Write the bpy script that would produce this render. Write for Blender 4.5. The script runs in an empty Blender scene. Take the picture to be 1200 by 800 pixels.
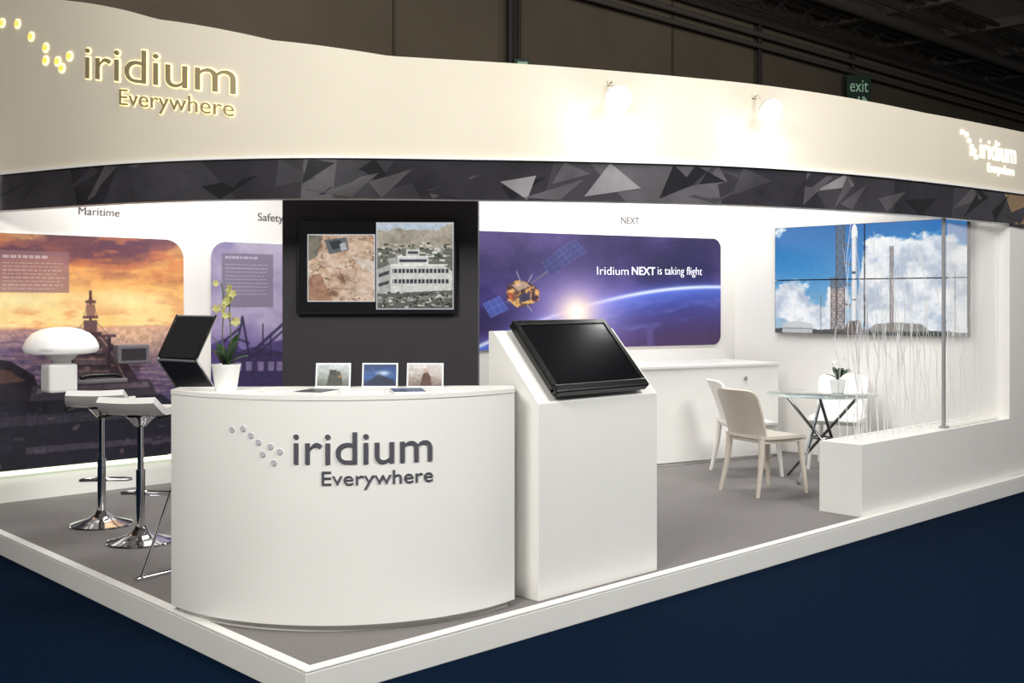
import bpy, bmesh, math, random
import numpy as np
from mathutils import Vector, Matrix
random.seed(7); rng = np.random.RandomState(7)
SC = bpy.context.scene; COL = SC.collection
SC.view_settings.view_transform = 'Standard'
PI = math.pi
# ---------------------------------------------------------------- camera frame numbers
CU, CV, CZ = -2.42, -3.774, 1.5
FX, FY = 0.6866, 0.7270          # view direction on the ground
F = 1280.0
YAW = -math.atan2(FX, FY)
def px_of(u, v):
    du, dv = u-CU, v-CV
    return 600 + F*(FY*du-FX*dv)/(FX*du+FY*dv)
def depth_of(u, v): return FX*(u-CU)+FY*(v-CV)
def cw(lat, dep): return (CU+FY*lat+FX*dep, CV-FX*lat+FY*dep)
def at(px, dep): return cw((px-600)/F*dep, dep)
def z_of(py, dep): return CZ-(py-352)/F*dep
# ---------------------------------------------------------------- materials
def lin(c): return tuple(((x/255)/12.92 if x/255 <= .04045 else ((x/255+.055)/1.055)**2.4) for x in c)
def mat(name, rgb, rough=.5, metal=0, bump=0, scale=40, var=.06, emit=0, trans=0, spec=.5, alpha=1):
    m = bpy.data.materials.new(name); m.use_nodes = True
    nt = m.node_tree; b = nt.nodes['Principled BSDF']
    c = lin(rgb)
    tc = nt.nodes.new('ShaderNodeTexCoord'); n = nt.nodes.new('ShaderNodeTexNoise')
    n.inputs['Scale'].default_value = scale; n.inputs['Detail'].default_value = 4
    nt.links.new(tc.outputs['Object'], n.inputs['Vector'])
    r = nt.nodes.new('ShaderNodeValToRGB')
    r.color_ramp.elements[0].position = .3; r.color_ramp.elements[1].position = .7
    r.color_ramp.elements[0].color = (*[x*(1-var) for x in c], 1); r.color_ramp.elements[1].color = (*[min(1, x*(1+var)) for x in c], 1)
    nt.links.new(n.outputs['Fac'], r.inputs['Fac']); nt.links.new(r.outputs['Color'], b.inputs['Base Color'])
    b.inputs['Roughness'].default_value = rough; b.inputs['Metallic'].default_value = metal
    b.inputs['Specular IOR Level'].default_value = spec; b.inputs['Alpha'].default_value = alpha
    if trans: b.inputs['Transmission Weight'].default_value = trans
    if emit:
        b.inputs['Emission Color'].default_value = (*c, 1); b.inputs['Emission Strength'].default_value = emit
    if bump:
        bp = nt.nodes.new('ShaderNodeBump'); bp.inputs['Strength'].default_value = bump; bp.inputs['Distance'].default_value = .01
        nt.links.new(n.outputs['Fac'], bp.inputs['Height']); nt.links.new(bp.outputs['Normal'], b.inputs['Normal'])
    return m
def attr_mat(name, emit, rough=.4, diff=1.0):
    m = bpy.data.materials.new(name); m.use_nodes = True
    nt = m.node_tree; b = nt.nodes['Principled BSDF']
    a = nt.nodes.new('ShaderNodeAttribute'); a.attribute_name = 'paint'
    mx = nt.nodes.new('ShaderNodeMix'); mx.data_type = 'RGBA'; mx.inputs[0].default_value = 1-diff
    mx.inputs[7].default_value = (.005, .005, .006, 1)
    nt.links.new(a.outputs['Color'], mx.inputs[6]); nt.links.new(mx.outputs[2], b.inputs['Base Color'])
    nt.links.new(a.outputs['Color'], b.inputs['Emission Color'])
    b.inputs['Emission Strength'].default_value = emit; b.inputs['Roughness'].default_value = rough
    return m
M = dict(
 white=mat('white_laminate', (241, 240, 236), .4, var=.012, scale=3),
 wall=mat('white_wall_panel', (238, 236, 232), .6, var=.012, scale=2),
 cream=mat('cream_fascia', (222, 214, 197), .6, var=.02, scale=1.5, spec=.3),
 carpet=mat('grey_carpet', (126, 122, 121), .95, bump=.5, scale=160, var=.22),
 navy=mat('navy_hall_carpet', (1, 20, 41), .95, bump=.4, scale=110, var=.25, spec=.05),
 hall=mat('dark_hall_wall', (102, 92, 78), .9, var=.14, scale=.6),
 hallc=mat('hall_ceiling_paint', (136, 126, 116), .9, var=.15, scale=.7),
 steel=mat('dark_steel', (44, 41, 40), .6, .2),
 pipe=mat('grey_painted_pipe', (88, 82, 77), .6, .1),
 joint=mat('wall_joint', (78, 70, 60), .8),
 charcoal=mat('charcoal_board', (43, 39, 46), .6, var=.05, scale=8),
 black=mat('black_plastic', (14, 14, 16), .28),
 traym=mat('smoked_grey_tray', (40, 40, 43), .12, spec=.9),
 glassblk=mat('black_screen_glass', (10, 11, 17), .14, spec=.9),
 chrome=mat('chrome', (225, 225, 228), .1, 1, var=.01),
 dchrome=mat('dark_chrome', (120, 120, 124), .12, 1, var=.01),
 brushed=mat('brushed_metal', (165, 165, 168), .35, .6),
 postm=mat('satin_grey_post', (150, 150, 152), .4, .1),
 letter=mat('slate_lettering', (86, 86, 96), .5, .1),
 dotg=mat('pale_grey_dot', (194, 195, 200), .5, .05),
 hletter=mat('pale_gold_lettering', (160, 146, 112), .45, .2),
 halo=mat('warm_led_halo', (255, 230, 156), .5, emit=2.4),
 halow=mat('white_led_letter', (255, 247, 226), .5, emit=1.5),
 gold=mat('gold_lit_dot', (250, 206, 100), .4, emit=.9),
 chairw=mat('white_chair_plastic', (238, 236, 232), .35, var=.02),
 chairg=mat('taupe_chair_plastic', (202, 194, 182), .4, var=.03),
 seatw=mat('white_seat_leather', (232, 231, 229), .4, var=.03),
 glass=mat('clear_table_glass', (225, 240, 238), .02, trans=.92, var=.005),
 frost=mat('frosted_clear_acrylic', (252, 251, 249), .7, var=.004, alpha=.22, spec=.1),
 pot=mat('white_ceramic', (240, 240, 238), .25, var=.01),
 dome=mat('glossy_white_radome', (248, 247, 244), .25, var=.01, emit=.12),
 soil=mat('potting_bark', (60, 45, 34), .95, bump=.8),
 leaf=mat('dark_green_leaf', (38, 66, 36), .4, var=.3),
 stem=mat('green_stem', (80, 96, 52), .5),
 bloom=mat('pale_green_petal', (172, 168, 104), .55, var=.2),
 bloomw=mat('white_petal', (236, 232, 225), .5),
 twig=mat('white_painted_twig', (226, 226, 228), .6),
 pebble=mat('white_gravel', (232, 230, 224), .8, bump=1, scale=60, var=.15),
 paper=mat('white_paper', (232, 232, 232), .6),
 paperb=mat('blue_printed_paper', (60, 80, 120), .4, var=.5, scale=25),
 paperd=mat('dark_printed_paper', (60, 60, 70), .4, var=.5, scale=25),
 acrylic=mat('frame_white', (215, 220, 222), .3),
 exitg=mat('exit_sign_green', (20, 48, 36), .5, emit=.12),
 exitt=mat('exit_sign_lettering', (140, 176, 150), .5, emit=.35),
 lamp=mat('lamp_glow', (255, 254, 250), .5, emit=60),
 poster=attr_mat('printed_graphic', .42, .35, .55),
 screen=attr_mat('lit_screen', .92, .15, .0),
 photo=attr_mat('photo_print', .1, .3, .8),
 text=mat('grey_wall_lettering', (96, 88, 94), .6),
 textw=mat('white_print_lettering', (236, 236, 248), .5, emit=.7),
 grey=mat('grey_device_plastic', (112, 108, 114), .4),
 ledstrip=mat('led_strip', (240, 255, 225), .5, emit=1.8),
)
# ---------------------------------------------------------------- mesh builder
class MB:
    def __init__(s): s.v = []; s.f = []; s.m = []
    def add(s, vs, fs, mi=0):
        o = len(s.v); s.v += [tuple(p) for p in vs]; s.f += [tuple(o+i for i in f) for f in fs]; s.m += [mi]*len(fs); return s
    def box(s, x0, x1, y0, y1, z0, z1, mi=0, mtx=None):
        vs = [Vector(p) for p in ((x0,y0,z0),(x1,y0,z0),(x1,y1,z0),(x0,y1,z0),(x0,y0,z1),(x1,y0,z1),(x1,y1,z1),(x0,y1,z1))]
        if mtx: vs = [mtx @ p for p in vs]
        return s.add(vs, [(0,3,2,1),(4,5,6,7),(0,1,5,4),(1,2,6,5),(2,3,7,6),(3,0,4,7)], mi)
    def prism(s, poly, z0, z1, mi=0):
        n = len(poly)
        return s.add([(x,y,z0) for x,y in poly]+[(x,y,z1) for x,y in poly],
            [tuple(reversed(range(n))), tuple(range(n,2*n))]+[(i,(i+1)%n,n+(i+1)%n,n+i) for i in range(n)], mi)
    def tube(s, pts, r, n=10, mi=0, rs=None, closed=False):
        pts = [Vector(p) for p in pts]; k = len(pts); vs = []; prev = None
        for i, p in enumerate(pts):
            if closed: t = (pts[(i+1)%k]-pts[i-1]).normalized()
            else: t = (pts[min(i+1,k-1)]-pts[max(i-1,0)]).normalized()
            a = Vector((0,0,1)) if abs(t.z) < .9 else Vector((1,0,0))
            if prev is not None: a = prev
            b = t.cross(a).normalized(); a2 = b.cross(t).normalized(); prev = a2
            rr = rs[i] if rs else r
            for j in range(n):
                an = 2*PI*j/n; vs.append(p+rr*(math.cos(an)*a2+math.sin(an)*b))
        fs = [(i*n+j, i*n+(j+1)%n, (i+1)*n+(j+1)%n, (i+1)*n+j) for i in range(k-1) for j in range(n)]
        if closed: fs += [((k-1)*n+j, (k-1)*n+(j+1)%n, (j+1)%n, j) for j in range(n)]
        else: fs += [tuple(reversed(range(n))), tuple((k-1)*n+j for j in range(n))]
        return s.add(vs, fs, mi)
    def lathe(s, prof, c=(0,0,0), n=32, mi=0, mtx=None):
        vs = []; k = len(prof)
        for r, z in prof:
            for j in range(n):
                a = 2*PI*j/n; p = Vector((r*math.cos(a), r*math.sin(a), z))
                if mtx: p = mtx @ p
                vs.append(p+Vector(c))
        fs = [(i*n+j, i*n+(j+1)%n, (i+1)*n+(j+1)%n, (i+1)*n+j) for i in range(k-1) for j in range(n)]
        fs += [tuple(reversed(range(n))), tuple((k-1)*n+j for j in range(n))]
        return s.add(vs, fs, mi)
    def grid(s, fn, nu, nv, thick=0, mi=0):
        """closed shell from fn(a,b)->point, thickness along normal"""
        P = [[Vector(fn(i/nu, j/nv)) for j in range(nv+1)] for i in range(nu+1)]
        def nrm(i, j):
            a = P[min(i+1,nu)][j]-P[max(i-1,0)][j]; b = P[i][min(j+1,nv)]-P[i][max(j-1,0)]
            c = a.cross(b); return c.normalized() if c.length > 1e-9 else Vector((0,0,1))
        A = [P[i][j]+nrm(i,j)*thick/2 for i in range(nu+1) for j in range(nv+1)]
        B = [P[i][j]-nrm(i,j)*thick/2 for i in range(nu+1) for j in range(nv+1)]
        w = nv+1; N = len(A); fs = []
        for i in range(nu):
            for j in range(nv):
                a = i*w+j; fs.append((a, a+w, a+w+1, a+1)); fs.append((N+a, N+a+1, N+a+w+1, N+a+w))
        for i in range(nu):
            a = i*w; fs.append((a, N+a, N+a+w, a+w)); a = i*w+nv; fs.append((a, a+w, N+a+w, N+a))
        for j in range(nv):
            fs.append((j, j+1, N+j+1, N+j)); a = nu*w+j; fs.append((a, N+a, N+a+1, a+1))
        return s.add(A+B, fs, mi)
    def build(s, name, m, parent=None, smooth=False, bevel=0, loc=None):
        me = bpy.data.meshes.new(name); me.from_pydata(s.v, [], s.f); me.update()
        bm = bmesh.new(); bm.from_mesh(me); bmesh.ops.recalc_face_normals(bm, faces=bm.faces); bm.to_mesh(me); bm.free()
        for x in (m if isinstance(m, (list, tuple)) else [m]): me.materials.append(x)
        for p, mi in zip(me.polygons, s.m): p.material_index = mi; p.use_smooth = smooth
        o = bpy.data.objects.new(name, me); COL.objects.link(o)
        if parent: o.parent = parent
        if loc: o.location = loc
        if bevel:
            b = o.modifiers.new('bevel', 'BEVEL'); b.width = bevel; b.segments = 2; b.limit_method = 'ANGLE'
        if smooth:
            e = o.modifiers.new('edges', 'EDGE_SPLIT'); e.split_angle = math.radians(40)
        return o
def tag(o, label, cat, group=None, kind=None):
    if label: o['label'] = label
    if cat: o['category'] = cat
    if group: o['group'] = group
    if kind: o['kind'] = kind
    return o
def thing(name, label, cat, loc=(0,0,0), rz=0, group=None):
    o = bpy.data.objects.new(name, None); COL.objects.link(o); o.location = loc; o.rotation_euler = (0,0,rz)
    o.empty_display_size = .1
    return tag(o, label, cat, group)
def struct(o): o['kind'] = 'structure'; return o
def copy_tree(root, loc, rz, label, group=None):
    r = root.copy(); COL.objects.link(r); r.location = loc; r.rotation_euler = (0,0,rz); r['label'] = label
    if group: r['group'] = group
    for ch in list(root.children):
        c = ch.copy(); COL.objects.link(c); c.parent = r
        for g in list(ch.children):
            d = g.copy(); COL.objects.link(d); d.parent = c
    return r
# ---------------------------------------------------------------- paths
class Path:
    def __init__(s, pts):
        s.p = [Vector(p) for p in pts]; s.s = [0]
        for a, b in zip(s.p, s.p[1:]): s.s.append(s.s[-1]+(b-a).length)
        s.L = s.s[-1]; s.px = [px_of(p.x, p.y) for p in s.p]
    def at(s, t):
        t = max(0, min(s.L, t)); i = min(max(int(np.searchsorted(s.s, t))-1, 0), len(s.p)-2)
        a, b = s.p[i], s.p[i+1]; k = (t-s.s[i])/(s.s[i+1]-s.s[i]); d = (b-a).normalized()
        return a.lerp(b, k), d, Vector((d.y, -d.x))
    def s_px(s, x): return float(np.interp(x, s.px, s.s))
def catmull(ps, n=16):
    out = []; P = [ps[0]]+ps+[ps[-1]]
    for i in range(1, len(P)-2):
        for k in range(n):
            t = k/n; a, b, c, d = [np.array(q) for q in P[i-1:i+3]]
            out.append(tuple(.5*((2*b)+(-a+c)*t+(2*a-5*b+4*c-d)*t*t+(-a+3*b-3*c+d)*t**3)))
    out.append(ps[-1]); return out
# ---------------------------------------------------------------- text
def glyphs(txt, offset=0.0, extrude=.02):
    cu = bpy.data.curves.new('t', 'FONT'); cu.body = txt; cu.size = 1; cu.extrude = extrude; cu.offset = offset; cu.resolution_u = 6
    o = bpy.data.objects.new('t', cu); COL.objects.link(o)
    dg = bpy.context.evaluated_depsgraph_get(); dg.update()
    me = bpy.data.meshes.new_from_object(o.evaluated_get(dg))
    vs = [tuple(v.co) for v in me.vertices]; fs = [tuple(p.vertices) for p in me.polygons]
    bpy.data.objects.remove(o); bpy.data.curves.remove(cu); bpy.data.meshes.remove(me)
    return vs, fs
def lettering(name, txt, width, height, fn, m, parent, thick=.01, offset=0.0, gap=0.0, base=0.0):
    v0, _ = glyphs(txt, 0.0); xs = [p[0] for p in v0]; x0, x1 = min(xs), max(xs); ys = max(p[1] for p in v0)
    vs, fs = glyphs(txt, base+offset)
    out = [fn((x-x0)/(x1-x0)*width, y/ys*height, gap+(thick if z > 0 else 0)) for x, y, z in vs]
    b = MB(); b.add(out, fs); return b.build(name, m, parent)
# ---------------------------------------------------------------- painted panels
def fbm(X, Y, fx, fy, octv=4, seed=0):
    r = np.random.RandomState(seed); out = np.zeros_like(X); amp = 1; tot = 0
    for o in range(octv):
        g = r.rand(int(fy)+3, int(fx)+3)
        x = np.clip(X, 0, 1)*fx; y = np.clip(Y, 0, 1)*fy; i = x.astype(int); j = y.astype(int); a = x-i; b = y-j
        a = a*a*(3-2*a); b = b*b*(3-2*b)
        out += amp*((g[j,i]*(1-a)+g[j,i+1]*a)*(1-b)+(g[j+1,i]*(1-a)+g[j+1,i+1]*a)*b); tot += amp
        amp *= .55; fx *= 2; fy *= 2
    return out/tot
class Art:
    def __init__(s, w, h):
        s.w, s.h = w, h; s.X, s.Y = np.meshgrid(np.linspace(0,1,w), np.linspace(0,1,h)); s.a = np.zeros((h,w,3))
    def vgrad(s, stops):
        ys = [t for t, _ in stops]
        for c in range(3): s.a[:,:,c] = np.interp(s.Y, ys, [q[c] for _, q in stops])
    def mix(s, mask, col):
        m = np.clip(mask, 0, 1)[...,None]; s.a = s.a*(1-m)+np.array(col, float)*m
    def pmask(s, pts):
        ins = np.zeros_like(s.X, bool); n = len(pts)
        for i in range(n):
            x0,y0 = pts[i]; x1,y1 = pts[(i+1)%n]
            if y0 == y1: continue
            c = ((y0 > s.Y) != (y1 > s.Y)) & (s.X < (x1-x0)*(s.Y-y0)/(y1-y0)+x0); ins ^= c
        return ins
    def poly(s, pts, col, al=1): s.mix(s.pmask(pts)*al, col)
    def rect(s, x0, y0, x1, y1, col, al=1): s.mix(((s.X>=x0)&(s.X<=x1)&(s.Y>=y0)&(s.Y<=y1))*al, col)
    def blob(s, x, y, rx, ry, col, al=1, p=1.0): s.mix(al*np.exp(-(((s.X-x)/rx)**2+((s.Y-y)/ry)**2)**p), col)
    def line(s, x0, y0, x1, y1, w, col, al=1, asp=1.0):
        dx, dy = x1-x0, (y1-y0)*asp; L = dx*dx+dy*dy+1e-9
        px, py = s.X-x0, (s.Y-y0)*asp; t = np.clip((px*dx+py*dy)/L, 0, 1)
        d = np.hypot(px-t*dx, py-t*dy); s.mix(al*np.clip(1.5-d/w, 0, 1), col)
    def soft(s, n=1, k=.5):
        for _ in range(n):
            p = np.pad(s.a, ((1,1),(1,1),(0,0)), 'edge')
            av = (p[:-2,1:-1]+p[2:,1:-1]+p[1:-1,:-2]+p[1:-1,2:])/4; s.a = s.a*(1-k)+av*k
    def grain(s, amt, fx, fy, seed, mask=None):
        n = 1+amt*(fbm(s.X, s.Y, fx, fy, 4, seed)-.5)*2
        n = n if mask is None else np.where(mask, n, 1); s.a = np.clip(s.a*n[...,None], 0, 255)
def panel(name, art, origin, xdir, W, H, m, parent, rad=0, n=None):
    """origin = top-left corner; up = z"""
    w, h = art.w, art.h; o = Vector(origin); xd = Vector(xdir).normalized(); up = Vector((0,0,1)) if n is None else Vector(n)
    vs = []; 
    for j in range(h):
        for i in range(w): vs.append(tuple(o+xd*(W*i/(w-1))-up*(H*j/(h-1))))
    fs = []
    for j in range(h-1):
        for i in range(w-1):
            if rad:
                x = W*(i+.5)/(w-1); y = H*(j+.5)/(h-1); dx = max(rad-x, x-(W-rad), 0); dy = max(rad-y, y-(H-rad), 0)
                if dx*dx+dy*dy > rad*rad: continue
            a = j*w+i; fs.append((a, a+w, a+w+1, a+1))
    me = bpy.data.meshes.new(name); me.from_pydata(vs, [], fs); me.update()
    c = np.clip(art.a, 0, 255)/255; c = np.where(c <= .04045, c/12.92, ((c+.055)/1.055)**2.4)
    col = np.ones((h*w, 4), np.float32); col[:,:3] = c.reshape(-1,3)
    at_ = me.color_attributes.new('paint', 'FLOAT_COLOR', 'POINT'); at_.data.foreach_set('color', col.ravel())
    me.materials.append(m); ob = bpy.data.objects.new(name, me); COL.objects.link(ob)
    if parent: ob.parent = parent
    return ob
def rrect(W, H, r, n=8):
    pts = []
    for cx, cy, a0 in ((W-r, H-r, 0), (r, H-r, 90), (r, r, 180), (W-r, r, 270)):
        for k in range(n+1):
            a = math.radians(a0+90*k/n); pts.append((cx+r*math.cos(a), cy+r*math.sin(a)))
    return pts
def backing(origin, xdir, W, H, r, th, m, parent, name='backing_board'):
    o = Vector(origin); xd = Vector(xdir).normalized(); nb = Vector((0,0,1)).cross(xd)
    b = MB(); P = rrect(W, H, r); n = len(P)
    vs = [o+xd*x+Vector((0,0,y)) for x, y in P]+[o+xd*x+Vector((0,0,y))+nb*th for x, y in P]
    b.add(vs, [tuple(range(n)), tuple(reversed(range(n,2*n)))]+[(i,(i+1)%n,n+(i+1)%n,n+i) for i in range(n)])
    return b.build(name, m, parent)

# ================================================================ SETTING
FLZ = -.13
struct(MB().box(-26, 40, -22, 10.2, FLZ-.2, FLZ).build('floor', M['navy']))
struct(MB().box(-26, 40, 10, 10.3, FLZ, 8).build('wall_hall', M['hall']))
struct(MB().box(-26, 40, -22, 10.3, 8, 8.3).build('ceiling', M['hallc']))
pb = MB().box(0, 7.9, 0, 5.2, FLZ, -.006)
pb.box(0, 7.9, 0, .055, -.006, .006); pb.box(0, .055, .055, 5.2, -.006, .006)
struct(pb.build('trim_1', M['white'], bevel=.004))
struct(MB().box(.055, 7.9, .055, 5.2, -.006, 0).build('floor_carpet', M['carpet']))
struct(MB().box(0.06, 3.5, 4.7, 4.82, 0, 2.75).build('wall_left', M['wall']))
WB0 = Vector((7.0, 2.85)); WD = Vector((-.9659, .2588)); WN = Vector((.2588, .9659))
def WBP(t, off=0): p = WB0+WD*t+WN*off; return (p.x, p.y)
struct(MB().prism([WBP(0), WBP(3.6), WBP(3.6, .12), WBP(0, .12)], 0, 2.75).build('wall_back', M['wall']))
struct(MB().prism([WBP(3.6), (3.5, 4.7), (3.62, 4.7), WBP(3.5, .12)], 0, 2.75).build('wall_inner', M['wall']))
struct(MB().box(7.0, 7.8, 0.06, 3.2, 0, 2.75).build('wall_right', M['wall'], bevel=.006))
for i, u in enumerate(range(-13, 36, 7)):
    struct(MB().box(u, u+.04, 9.97, 10, 0, 8).build('trim_%d' % (i+2), M['joint']))
def on_hall(px, v=9.85):
    dv = v-CV; t = (px-600)/F; du = (FX*dv+t*FY*dv)/(FY-t*FX); return du+CU
for px, r in ((598, .07), (608, .035), (890, .05), (1000, .04)):
    u = on_hall(px)
    tag(MB().tube([(u, 9.85, 2.4), (u, 9.85, 7.9)], r, 12).build('wall_pipe', M['steel'], smooth=True),
        {598: 'thick dark vertical pipe on the hall wall above the wide header', 608: 'thin dark pipe beside the thick pipe on the hall wall',
         890: 'dark vertical conduit high on the hall wall behind the second spotlight', 1000: 'slim dark conduit on the hall wall rising behind the exit sign'}[px], 'pipe')
for i, v in enumerate((9.0, 7.0, 5.0)):
    t = thing('ceiling_truss', ['dark ceiling truss closest to the hall wall', 'middle dark ceiling truss over the booth', 'dark ceiling truss nearest the front of the booth'][i], 'truss', (0, v, 7.45))
    for zz, yy in ((0, 0), (.4, -.16), (.4, .16)):
        MB().tube([(-20, yy, zz), (38, yy, zz)], .05, 8).build('chord', M['steel'], t, smooth=True)
    z = MB()
    for k in range(-20, 38):
        z.tube([(k, 0, 0), (k+.5, -.16, .4)], .025, 6); z.tube([(k+.5, .16, .4), (k+1, 0, 0)], .025, 6)
    z.build('web_bracing', M['steel'], t)
for i, (v, z, r, lb) in enumerate(((9.75, 7.6, .12, 'thick grey pipe running along the top of the hall wall'), (9.72, 7.25, .06, 'middle grey pipe running along the hall wall under the thick one'), (9.72, 7.0, .05, 'lowest thin grey pipe running along the hall wall'), (8.2, 7.8, .16, 'wide grey duct pipe under the hall ceiling between trusses'))):
    tag(MB().tube([(4, v, z), (38, v, z)], r, 14).build('ceiling_pipe', M['pipe'], smooth=True), lb, 'pipe')
for i, u in enumerate(range(8, 38, 3)):
    struct(MB().box(u, u+.18, 0, 9.9, 7.78, 8).build('trim_%d' % (i+30), M['pipe']))
def exit_sign(px, py0, py1, wpx, label, txt):
    u = on_hall(px, 9.6); d = depth_of(u, 9.6); z0, z1 = z_of(py1, d), z_of(py0, d); w = (z1-z0)*wpx
    t = thing('exit_sign', label, 'sign', (u, 9.6, z0), -.6)
    MB().box(-w/2, w/2, -.03, .03, 0, z1-z0).build('sign_box', M['exitg'], t, bevel=.01)
    MB().box(-.03, .03, .03, .5, (z1-z0)*.75, (z1-z0)*.82).build('bracket', M['steel'], t)
    H = z1-z0
    if txt:
        lettering('lettering', 'exit', w*.76, H*.30, lambda x, y, d_: (-w*.38+x, -.032-d_, H*.56+y), M['exitt'], t, .004)
        a = MB(); 
        a.box(-.04*w, .02*w, -.036, -.031, .04*H, .44*H); a.box(.14*w, .2*w, -.036, -.031, .04*H, .44*H)
        a.add([(.22*w,-.034,.44*H),(.22*w,-.034,.2*H),(.36*w,-.034,.32*H),(.22*w,-.03,.44*H),(.22*w,-.03,.2*H),(.36*w,-.03,.32*H)], [(0,1,2),(3,5,4),(0,2,5,3),(1,4,5,2),(0,3,4,1)])
        a.build('arrow_symbol', M['exitt'], t)
    else:
        MB().box(-w*.3, w*.3, -.04, -.03, H*.3, H*.7).build('symbol', M['exitt'], t)
exit_sign(1006, 88, 133, .66, 'dark green exit sign with pale lettering on the hall wall above the header', True)
exit_sign(612, 69, 82, 1.5, 'small green emergency sign beside the pipes on the hall wall', False)

# ================================================================ HEADER
HP = Path(catmull([(.2, 4.98), (.32, 4.45), (.71, 3.2), (1.34, 2.24), (2.3, 1.46), (3.0, .98), (3.72, .58), (4.6, .30), (5.64, .13), (7.05, .02), (7.8, .01)]))
def ztop(u): return float(np.interp(u, [.2,.45,.8,1.25,1.8,2.3,3.5,5.6,7.8], [3.74,3.6,3.34,3.16,3.06,3.04,2.985,2.935,2.94]))
ZB0, ZB1 = 2.15, 2.416
hd = thing('header_fascia', 'tall cream curved header wrapping round the booth with lit lettering and a dark mirrored band', 'header')
def sweep(z0f, z1f, o0, o1, n=140, s0=0, s1=None):
    b = MB(); s1 = s1 or HP.L; vs = []
    for i in range(n+1):
        p, d, nn = HP.at(s0+(s1-s0)*i/n)
        for off, z in ((o0, z0f(p.x)), (o0, z1f(p.x)), (o1, z1f(p.x)), (o1, z0f(p.x))):
            q = p+nn*off; vs.append((q.x, q.y, z))
    fs = [(i*4+j, i*4+(j+1)%4, i*4+4+(j+1)%4, i*4+4+j) for i in range(n) for j in range(4)]+[(0,1,2,3), (n*4+3,n*4+2,n*4+1,n*4)]
    return b.add(vs, fs)
sweep(lambda u: ZB1, ztop, 0, -.12).build('fascia_panel', M['cream'], hd, smooth=True)
sweep(lambda u: ZB0, lambda u: ZB1, -.02, -.12).build('band_core', M['white'], hd, smooth=True)
sweep(lambda u: ZB1-.012, lambda u: ZB1+.004, .02, 0).build('edge_trim', M['white'], hd, smooth=True)
shards = [mat('shard_%s' % n_, c_, .14, .1, var=.3, scale=3, spec=.9) for n_, c_ in (('black', (34,33,37)), ('coal', (50,48,54)), ('slate', (64,62,68)), ('ash', (88,85,90)), ('silver', (140,136,140)), ('bronze', (150,126,98)))]
fb = MB(); r4 = random.Random(33)
def brk(n_, j_):
    xs = [HP.L*i/n_ for i in range(n_+1)]
    return [x if i in (0, n_) else x+r4.uniform(-j_, j_) for i, x in enumerate(xs)]
nb_ = 24; bot = brk(nb_, .15); top = brk(nb_, .15)
def bp_(s_, z, off):
    p, d, nn = HP.at(s_); q = p+nn*off; return (q.x, q.y, z)
def tri_on(sa, za, sb, zb, sc, zc, mi, off=.0):
    fb.add([bp_(sa, za, off), bp_(sb, zb, off), bp_(sc, zc, off)], [(0,1,2)], mi)
ZT_ = ZB1-.012
for i in range(nb_):
    left = bot[i] < HP.s_px(330); far = HP.at(bot[i])[0].x > 6.6; rgt = bot[i] > HP.s_px(950)
    w_ = [3,5,4,.3,0,0] if left else ([2,4,5,2,0,0] if rgt else [3,4,4,1.5,0,0])
    if far: w_ = [0,1,2,1,0,5]
    n4 = 4; ca = r4.choices(range(6), w_)[0]
    for k_ in range(n4):
        f0, f1 = k_/n4, (k_+1)/n4
        b0_, b1_ = bot[i]+(bot[i+1]-bot[i])*f0, bot[i]+(bot[i+1]-bot[i])*f1; t0_, t1_ = top[i]+(top[i+1]-top[i])*f0, top[i]+(top[i+1]-top[i])*f1
        fb.add([bp_(b0_,ZB0,0), bp_(b1_,ZB0,0), bp_(t1_,ZT_,0), bp_(t0_,ZT_,0)], [(0,1,2,3)], ca)
    for q in range(r4.choice((2,2,3)) if not (left or rgt) else r4.choice((1,2))):
        s_ = bot[i]+r4.uniform(0, .3); L_ = r4.uniform(.2, .5); zA_ = r4.uniform(ZB0, ZB0+.12); zB_ = r4.uniform(ZB0+.12, ZT_)
        mi = r4.choices(range(6), [4,3,3,3.0,1.0,0] if not left else [4,4,4,1.4,.15,0])[0]
        if mi == 4: zB_ = min(ZT_, zA_+r4.uniform(.03,.07))
        if s_+L_ < HP.L: tri_on(s_, zA_, s_+L_, zB_, s_+L_*r4.uniform(.1,.9), r4.choice((ZB0+.002, ZT_-.002)), mi, .003+.001*q)
fb.build('mirrored_band', shards, hd)
def header_logo(x0, x1, yb0, yb1, asc, ex0, ex1, ey0, ey1, ecap, halo, dots, dotr, ho, lm, dm):
    def mk(xa, xb, ya, yb, hpx):
        s0, s1 = HP.s_px(xa), HP.s_px(xb)
        p0 = HP.at(s0)[0]; p1 = HP.at(s1)[0]; d0, d1 = depth_of(*p0), depth_of(*p1)
        z0, z1 = z_of(ya, d0), z_of(yb, d1); H = hpx/F*(d0+d1)/2; W = s1-s0
        def fn(x, y, g):
            p, d, n = HP.at(s0+x); q = p+n*g; return (q.x, q.y, z0+(z1-z0)*x/W+y)
        return W, H, fn
    for txt, a in (('iridium', (x0,x1,yb0,yb1,asc)), ('Everywhere', (ex0,ex1,ey0,ey1,ecap))):
        W, H, fn = mk(*a)
        if halo: lettering('halo', txt, W, H, fn, halo, hd, .003, ho, .002)
        lettering('lettering', txt, W, H, fn, lm, hd, .006, 0, .006 if halo else .002)
    for dx, dy in dots:
        s0 = HP.s_px(dx); p, d, n = HP.at(s0); dep = depth_of(*p); z = z_of(dy, dep)
        R = Vector((n.x, n.y, 0)).to_track_quat('Z', 'Y').to_matrix().to_4x4()
        if halo: MB().lathe([(dotr*1.0, 0), (dotr*1.0, .006)], (p.x, p.y, z), 20, mtx=R).build('dot_halo', halo, hd)
        MB().lathe([(dotr*.68, .001), (dotr*.68, .014)], (p.x, p.y, z), 20, mtx=R).build('dot', dm, hd)
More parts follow.
